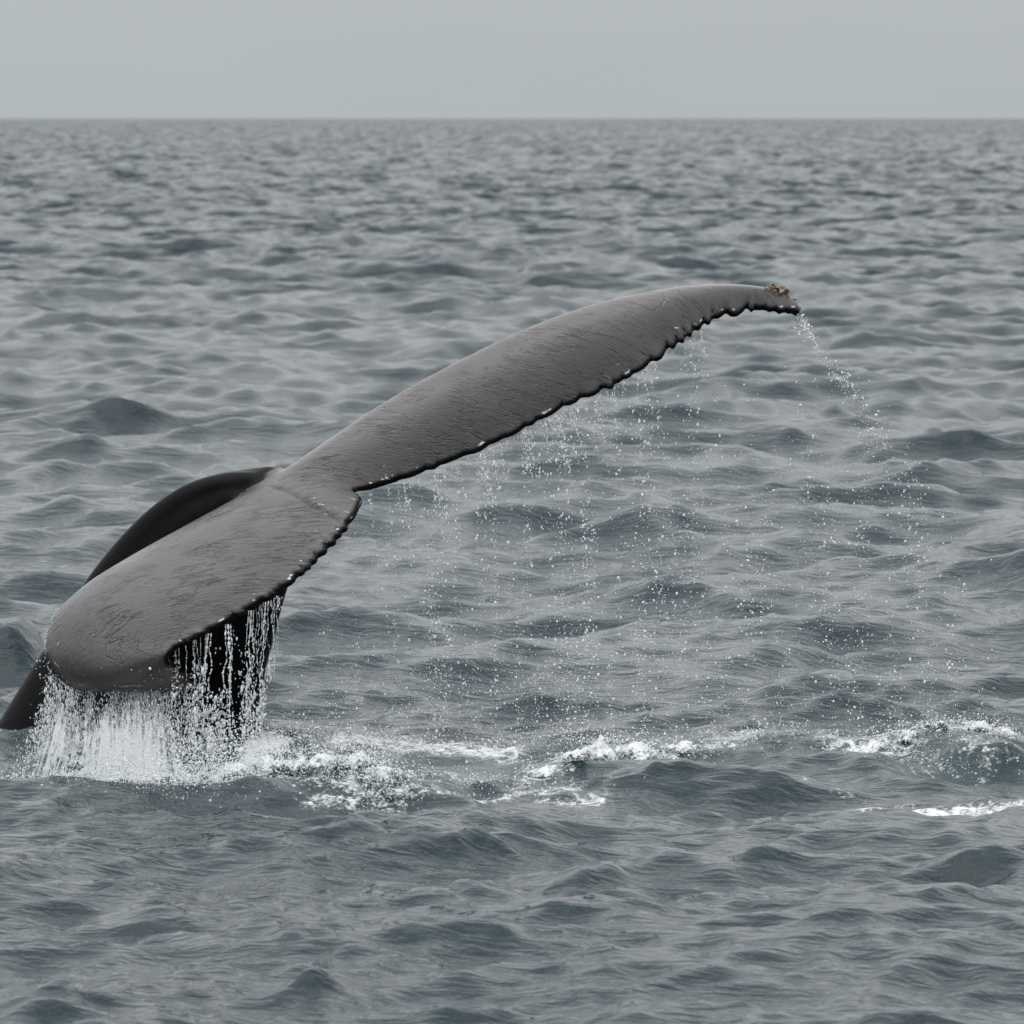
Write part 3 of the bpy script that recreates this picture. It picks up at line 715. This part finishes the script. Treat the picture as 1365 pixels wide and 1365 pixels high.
tag(threads('stream_threads', lst, DROP), 'fine water threads hanging from the low fluke between its streams', 'water threads', 'stuff')

# (e) the curtain pouring off the low fluke tip: torn sheets of water and streaks
def curtain_material():
    t = NT('water_curtain'); uv = t.attr('fall', 'Vector'); dens = t.attr('thick')
    n1 = t.noise(t.mapping(uv, (1, .06, 1)), 46.0, 4, .68, .1); n2 = t.noise(t.mapping(uv, (1, .35, 1)), 90.0, 3, .65)
    a = t.math('ADD', t.math('MULTIPLY', t.math('ADD', t.math('MULTIPLY', t.math('SUBTRACT', n1, .5), 2.0), .5), .75), t.math('MULTIPLY', t.math('ADD', t.math('MULTIPLY', t.math('SUBTRACT', n2, .5), 2.2), .5), .55))
    a = t.math('ADD', a, t.math('SUBTRACT', dens, .5))
    al = t.math('MULTIPLY', t.ramp(a, .46, .90), .84)
    pr = t.n('ShaderNodeBsdfPrincipled'); pr.inputs['Base Color'].default_value = (.76, .79, .81, 1); pr.inputs['Roughness'].default_value = .3; pr.inputs['IOR'].default_value = 1.333
    tl = t.n('ShaderNodeBsdfTranslucent'); tl.inputs[0].default_value = (.76, .79, .81, 1)
    mx = t.n('ShaderNodeMixShader'); mx.inputs[0].default_value = .45; t.l(pr.outputs[0], mx.inputs[1]); t.l(tl.outputs[0], mx.inputs[2])
    tr = t.n('ShaderNodeBsdfTransparent'); m2 = t.n('ShaderNodeMixShader'); t.l(al, m2.inputs[0]); t.l(tr.outputs[0], m2.inputs[1]); t.l(mx.outputs[0], m2.inputs[2])
    t.l(m2.outputs[0], t.out.inputs[0]); return t.m
CURT = curtain_material()
rimpx = np.array([[66, 896], [70, 905], [80, 913], [105, 921], [150, 922], [190, 920], [225, 917], [262, 910]]); rimY = np.array([29.60, 29.56, 29.50, 29.46, 29.40, 29.37, 29.34, 29.31])
def rim_pt(t, dY=0.0):
    k = t * (len(rimpx) - 1); return np.array([P(np.interp(a, range(8), rimpx[:, 0]), np.interp(a, range(8), rimpx[:, 1]), np.interp(a, range(8), rimY) + dY) for a in k])
vs_, qs_, uvs_, ds_, o_ = [], [], [], [], 0
for layer, (dY, zb) in enumerate([(0.05, -.13), (-.01, -.14), (-.07, -.13)]):
    nu, nv = 140, 40; tu = np.linspace(0, 1, nu); tv = np.linspace(0, 1, nv)
    top = rim_pt(tu, dY) + [0, 0, .01]
    V = np.zeros((nu, nv, 3)); 
    for j, v in enumerate(tv):
        spread = .05 * v + .10 * v * v
        V[:, j, 0] = top[:, 0] + spread * ((tu - .5) * 2) * .9 + .012 * vnoise(tu * 30, np.full(nu, v * 3 + layer * 9), 31) * v
        V[:, j, 1] = top[:, 1] + (.02 - .10 * (layer - .5)) * v - (0, .35, .7)[layer] * v ** 3 + .03 * vnoise(tu * 14, np.full(nu, v * 2 + layer * 5), 32)
        V[:, j, 2] = top[:, 2] * (1 - v) + zb * v
    i, j = np.meshgrid(np.arange(nu - 1), np.arange(nv - 1), indexing='ij')
    q = np.stack([i * nv + j, (i + 1) * nv + j, (i + 1) * nv + j + 1, i * nv + j + 1], -1).reshape(-1, 4)
    U, Vv = np.meshgrid(tu, tv, indexing='ij')
    prof = np.interp(U, [0, .06, .2, .45, .62, .75, .9, 1], [-.35, .16, .40, .44, .66, .60, .26, -.4])
    dd = prof * (0.45 + .75 * Vv ** .8) * (1 - .55 * sstep(.80, 1, Vv)) + .30 * fbm(U * 7 + layer * 4, Vv * 1.6 + layer, 80, 3) - .12 * sstep(.88, 1, Vv)
    vs_.append(V.reshape(-1, 3)); qs_.append(q + o_); o_ += nu * nv
    uvs_.append(np.stack([U * .85 + layer * 3.1, Vv * .38, U * 0], -1).reshape(-1, 3)); ds_.append(dd.ravel())
me = mesh_np('water_curtain', np.concatenate(vs_), np.concatenate(qs_)); vattr(me, 'fall', np.concatenate(uvs_)); fattr(me, 'thick', np.concatenate(ds_))
tag(link('water_curtain', me, CURT), 'white curtain of water pouring off the low fluke tip', 'water curtain', 'stuff')
cen = []
n = 13000
tt = np.clip(rng.beta(1.6, 1.3, n) * 1.08 - .02, 0, 1); cl_ = vnoise(tt * 40, tt * 0 + 2.5, 35)
top = rim_pt(tt); v = rng.random(n) ** .75
keep = rng.random(n) < np.clip(.55 + .9 * cl_ * (1 - v) + .3 * v, .05, 1)
c = np.stack([top[:, 0] + (.05 * v + .12 * v * v) * (tt - .5) * 2 + rng.normal(0, .012, n) + .03 * v * rng.normal(0, 1, n), top[:, 1] + rng.normal(0, .05, n) - .05 * v - .9 * v ** 3 * rng.random(n), top[:, 2] * (1 - v) - .12 * v + .01], -1)[keep]
tag(blobs('curtain_drops', c, rad_dist(len(c), .0014, .0055, 2.6), DROP, 1 + 4.0 * rng.random(len(c)) * (1 - v[keep] * .6), .3), 'dense streaks of white drops falling within the water curtain', 'water drops', 'stuff')
# beads of water clinging to the rim and face of the low tip
c = []
fg = fco[:, :NC]
for _ in range(420):
    s_ = rng.uniform(.2, 5.4); i = int(s_ / (len(FL) - 1) * (NS - 1)); j = int(np.clip(abs(rng.normal(0, 4)) if rng.random() < .75 else rng.uniform(0, NC - 1), 0, NC - 1))
    if j > 8 and rng.random() > np.clip(1.1 - s_ / 4, .05, 1): continue
    c.append(fg[i, j] + FN[i] * .002 + rng.normal(0, .004, 3))
c = np.array(c)
tag(blobs('water_beads', c, rad_dist(len(c), .0014, .0055), DROP, None, .3), 'white beads of water clinging to the rim of the low fluke tip', 'water beads', 'stuff')
# drops flung on the dark flank of the stock by the left water line
pts = []
while len(pts) < 420:
    x, y = rng.uniform(25, 100), rng.uniform(880, 1015)
    fl = np.interp(y, [880, 930, 980, 1015], [62, 66, 45, 35])
    if x < fl + rng.normal(0, 10) or (x < 40 and y < 960): continue
    pts.append((x, y, rng.normal(29.95, .10)))
c = np.array([P(*p) for p in pts])
tag(blobs('flank_drops', c, rad_dist(len(c), .002, .008), DROP, 1 + rng.random(len(c))), 'white flecks of spray against the black tail stock left of the curtain', 'water drops', 'stuff')

# (f) white water: lumpy froth where the water falls back, torn at its edges
def froth_material():
    t = NT('white_froth'); geo = t.n('ShaderNodeNewGeometry'); pos = geo.outputs['Position']; ff = t.attr('froth')
    n = t.noise(pos, 38.0, 4, .65, .6); n2 = t.noise(pos, 120.0, 3, .6)
    w = t.ramp(t.math('ADD', t.math('ADD', t.math('MULTIPLY', n, .8), t.math('MULTIPLY', n2, .3)), t.math('MULTIPLY', t.math('SUBTRACT', ff, .5), .40)), .52, .76)
    pr = t.n('ShaderNodeBsdfPrincipled')
    t.l(t.mixc(w, (.012, .04, .043, 1), (.68, .71, .72, 1)), pr.inputs['Base Color'])
    t.l(t.math('ADD', .12, t.math('MULTIPLY', w, .4)), pr.inputs['Roughness']); pr.inputs['IOR'].default_value = 1.333
    t.l(t.bump(t.math('ADD', n, t.math('MULTIPLY', n2, .5)), .9, .012), pr.inputs['Normal'])
    al = t.ramp(t.math('ADD', t.attr('hold'), t.math('MULTIPLY', t.math('SUBTRACT', n2, .5), 1.2)), 0.05, 0.55)
    tr = t.n('ShaderNodeBsdfTransparent'); mx = t.n('ShaderNodeMixShader'); t.l(al, mx.inputs[0]); t.l(tr.outputs[0], mx.inputs[1]); t.l(pr.outputs[0], mx.inputs[2])
    t.l(mx.outputs[0], t.out.inputs[0]); return t.m
FROTH = froth_material()
def froth(name, label, cat, blobs_, seed, res=.013, thr=.30, rough=1.0):
    """blobs_: (px, py, half width px, half depth in m, height m) mounds of froth standing on the water"""
    g = [(G(px, py), wx / (FPX / G(px, py)[1]), wy, h) for px, py, wx, wy, h in blobs_]
    x0 = min(a[0][0] - 2 * a[1] for a in g); x1 = max(a[0][0] + 2 * a[1] for a in g); y0 = min(a[0][1] - 2 * a[2] for a in g); y1 = max(a[0][1] + 2 * a[2] for a in g)
    nx, ny = int((x1 - x0) / res), int((y1 - y0) / (res * 1.5))
    X, Y = np.meshgrid(np.linspace(x0, x1, nx), np.linspace(y0, y1, ny), indexing='ij')
    x, y = X.ravel(), Y.ravel(); m = np.zeros_like(x); H = np.zeros_like(x)
    for (c, sx, sy, h) in g:
        e = np.exp(-((x - c[0]) / sx) ** 2 - ((y - c[1]) / sy) ** 2); m = np.maximum(m, e); H = np.maximum(H, h * e)
    nz = fbm(x * 9, y * 7, seed, 5, .68); rid = 1 - np.abs(fbm(x * 17, y * 13, seed + 9, 4, .7)) * 2.4
    fro = m + .8 * nz
    sx_, sy_, sz_ = sea(x, y)
    hz = .5 * H * (0.35 + 1.3 * np.clip(nz + .2, -.4, 1)) + rough * (.014 + .22 * H) * np.clip(rid, -.6, 1) * np.clip(m * 1.6, 0, 1)
    z = sz_ + .006 + np.maximum(hz, -.02) * sstep(thr - .1, thr + .25, fro) - .02 * (1 - sstep(thr - .05, thr + .08, fro))
    sx_ = sx_ + .35 * H * fbm(x * 10 + 40, y * 8, seed + 20, 3); 
    keepv = fro > thr
    i, j = np.meshgrid(np.arange(nx - 1), np.arange(ny - 1), indexing='ij')
    q = np.stack([i * ny + j, (i + 1) * ny + j, (i + 1) * ny + j + 1, i * ny + j + 1], -1).reshape(-1, 4)
    q = q[keepv[q].sum(1) >= 3]
    used = np.unique(q); mp = np.full(len(x), -1); mp[used] = np.arange(len(used))
    me = mesh_np(name, np.stack([sx_, sy_, z], -1)[used], mp[q]); fattr(me, 'froth', np.clip(fro, 0, 1.2)[used]); fattr(me, 'hold', sstep(thr, thr + .45, fro)[used])
    tag(link(name, me, FROTH), label, cat, 'stuff')
    return g
g1 = froth('splash_froth', 'churning white splash at the foot of the water curtain and tail stock', 'splash', [(150, 1030, 60, .30, .07), (230, 1032, 80, .35, .10), (310, 1030, 60, .35, .10), (380, 1035, 60, .30, .10), (360, 1003, 60, .3, .05), (440, 1042, 45, .25, .13), (478, 1044, 40, .22, .17), (515, 1052, 36, .2, .07)], 200)
g2 = froth('foam_mound', 'white foaming mound of water in the middle distance right of the splash', 'foam', [(720, 1030, 35, .2, .03), (765, 1020, 36, .25, .06), (800, 1012, 40, .28, .10), (850, 1010, 45, .25, .05), (910, 1005, 40, .25, .05)], 230, thr=.56)
g3 = froth('breaking_crest', 'small breaking wave crest with lacy foam at the right edge', 'wave crest', [(1160, 1006, 40, .2, .02), (1215, 1000, 36, .2, .04), (1260, 994, 40, .2, .06), (1310, 990, 40, .2, .07), (1350, 990, 20, .15, .07)], 260, thr=.54)
def spray(name, label, spec, lo, hi, k=2.4):
    c = []
    for px, py, n, sx, sy, up in spec:
        g = G(px, py); s = FPX / g[1]
        x = rng.normal(0, sx / s, n); y = rng.normal(0, .16, n); z = np.abs(rng.normal(0, up / s, n)) + rng.uniform(-.01, .02, n)
        c.append(np.stack([g[0] + x, g[1] + y, sea(g[0] + x, g[1] + y)[2] + z], -1))
    c = np.concatenate(c)
    return tag(blobs(name, c, rad_dist(len(c), lo, hi, k), DROP, None, .35), label, 'spray', 'stuff')
spray('splash_spray', 'granular white spray leaping from the splash under the tail', [(150, 1052, 900, 70, 3, 7), (230, 1054, 900, 70, 3, 8), (120, 1036, 1800, 60, 3, 10), (200, 1040, 1800, 70, 3, 12), (300, 1042, 900, 60, 3, 10), (150, 1028, 1600, 55, 4, 30), (230, 1030, 2800, 65, 4, 46), (310, 1030, 2200, 50, 4, 34), (390, 1035, 1500, 50, 4, 22), (470, 1045, 2200, 34, 3, 22), (515, 1054, 700, 30, 3, 10), (360, 1003, 900, 55, 4, 18), (70, 1025, 250, 40, 3, 8)], .0017, .0075)
spray('mound_spray', 'white spray flecks over the foaming mound right of the splash', [(800, 1008, 550, 42, 3, 14), (760, 1018, 200, 36, 3, 8), (880, 1005, 420, 55, 3, 14), (990, 998, 260, 60, 3, 8), (620, 998, 800, 110, 3, 7), (470, 990, 300, 60, 3, 7), (560, 1050, 300, 90, 3, 6), (680, 1044, 260, 60, 3, 6)], .0018, .008)
spray('crest_spray', 'bright flecks of spray along the breaking crest at right', [(1215, 1000, 420, 45, 3, 9), (1280, 994, 620, 45, 3, 12), (1340, 990, 300, 22, 3, 10), (1120, 1002, 220, 60, 3, 5), (1250, 1014, 260, 60, 3, 5)], .0018, .008)
# pocks and little crowns where the drops strike the sea
c = []
for _ in range(1500):
    px, py = rng.normal(760, 230), rng.uniform(880, 1000)
    if px < 390: continue
    g = G(px, py); c.append([g[0], g[1], sea(np.array([g[0]]), np.array([g[1]]))[2][0] + .004])
c = np.array(c)
tag(blobs('surface_splashes', c, rad_dist(len(c), .002, .007), DROP, None, .4), 'tiny splashes pocking the sea where the drops land', 'spray', 'stuff')
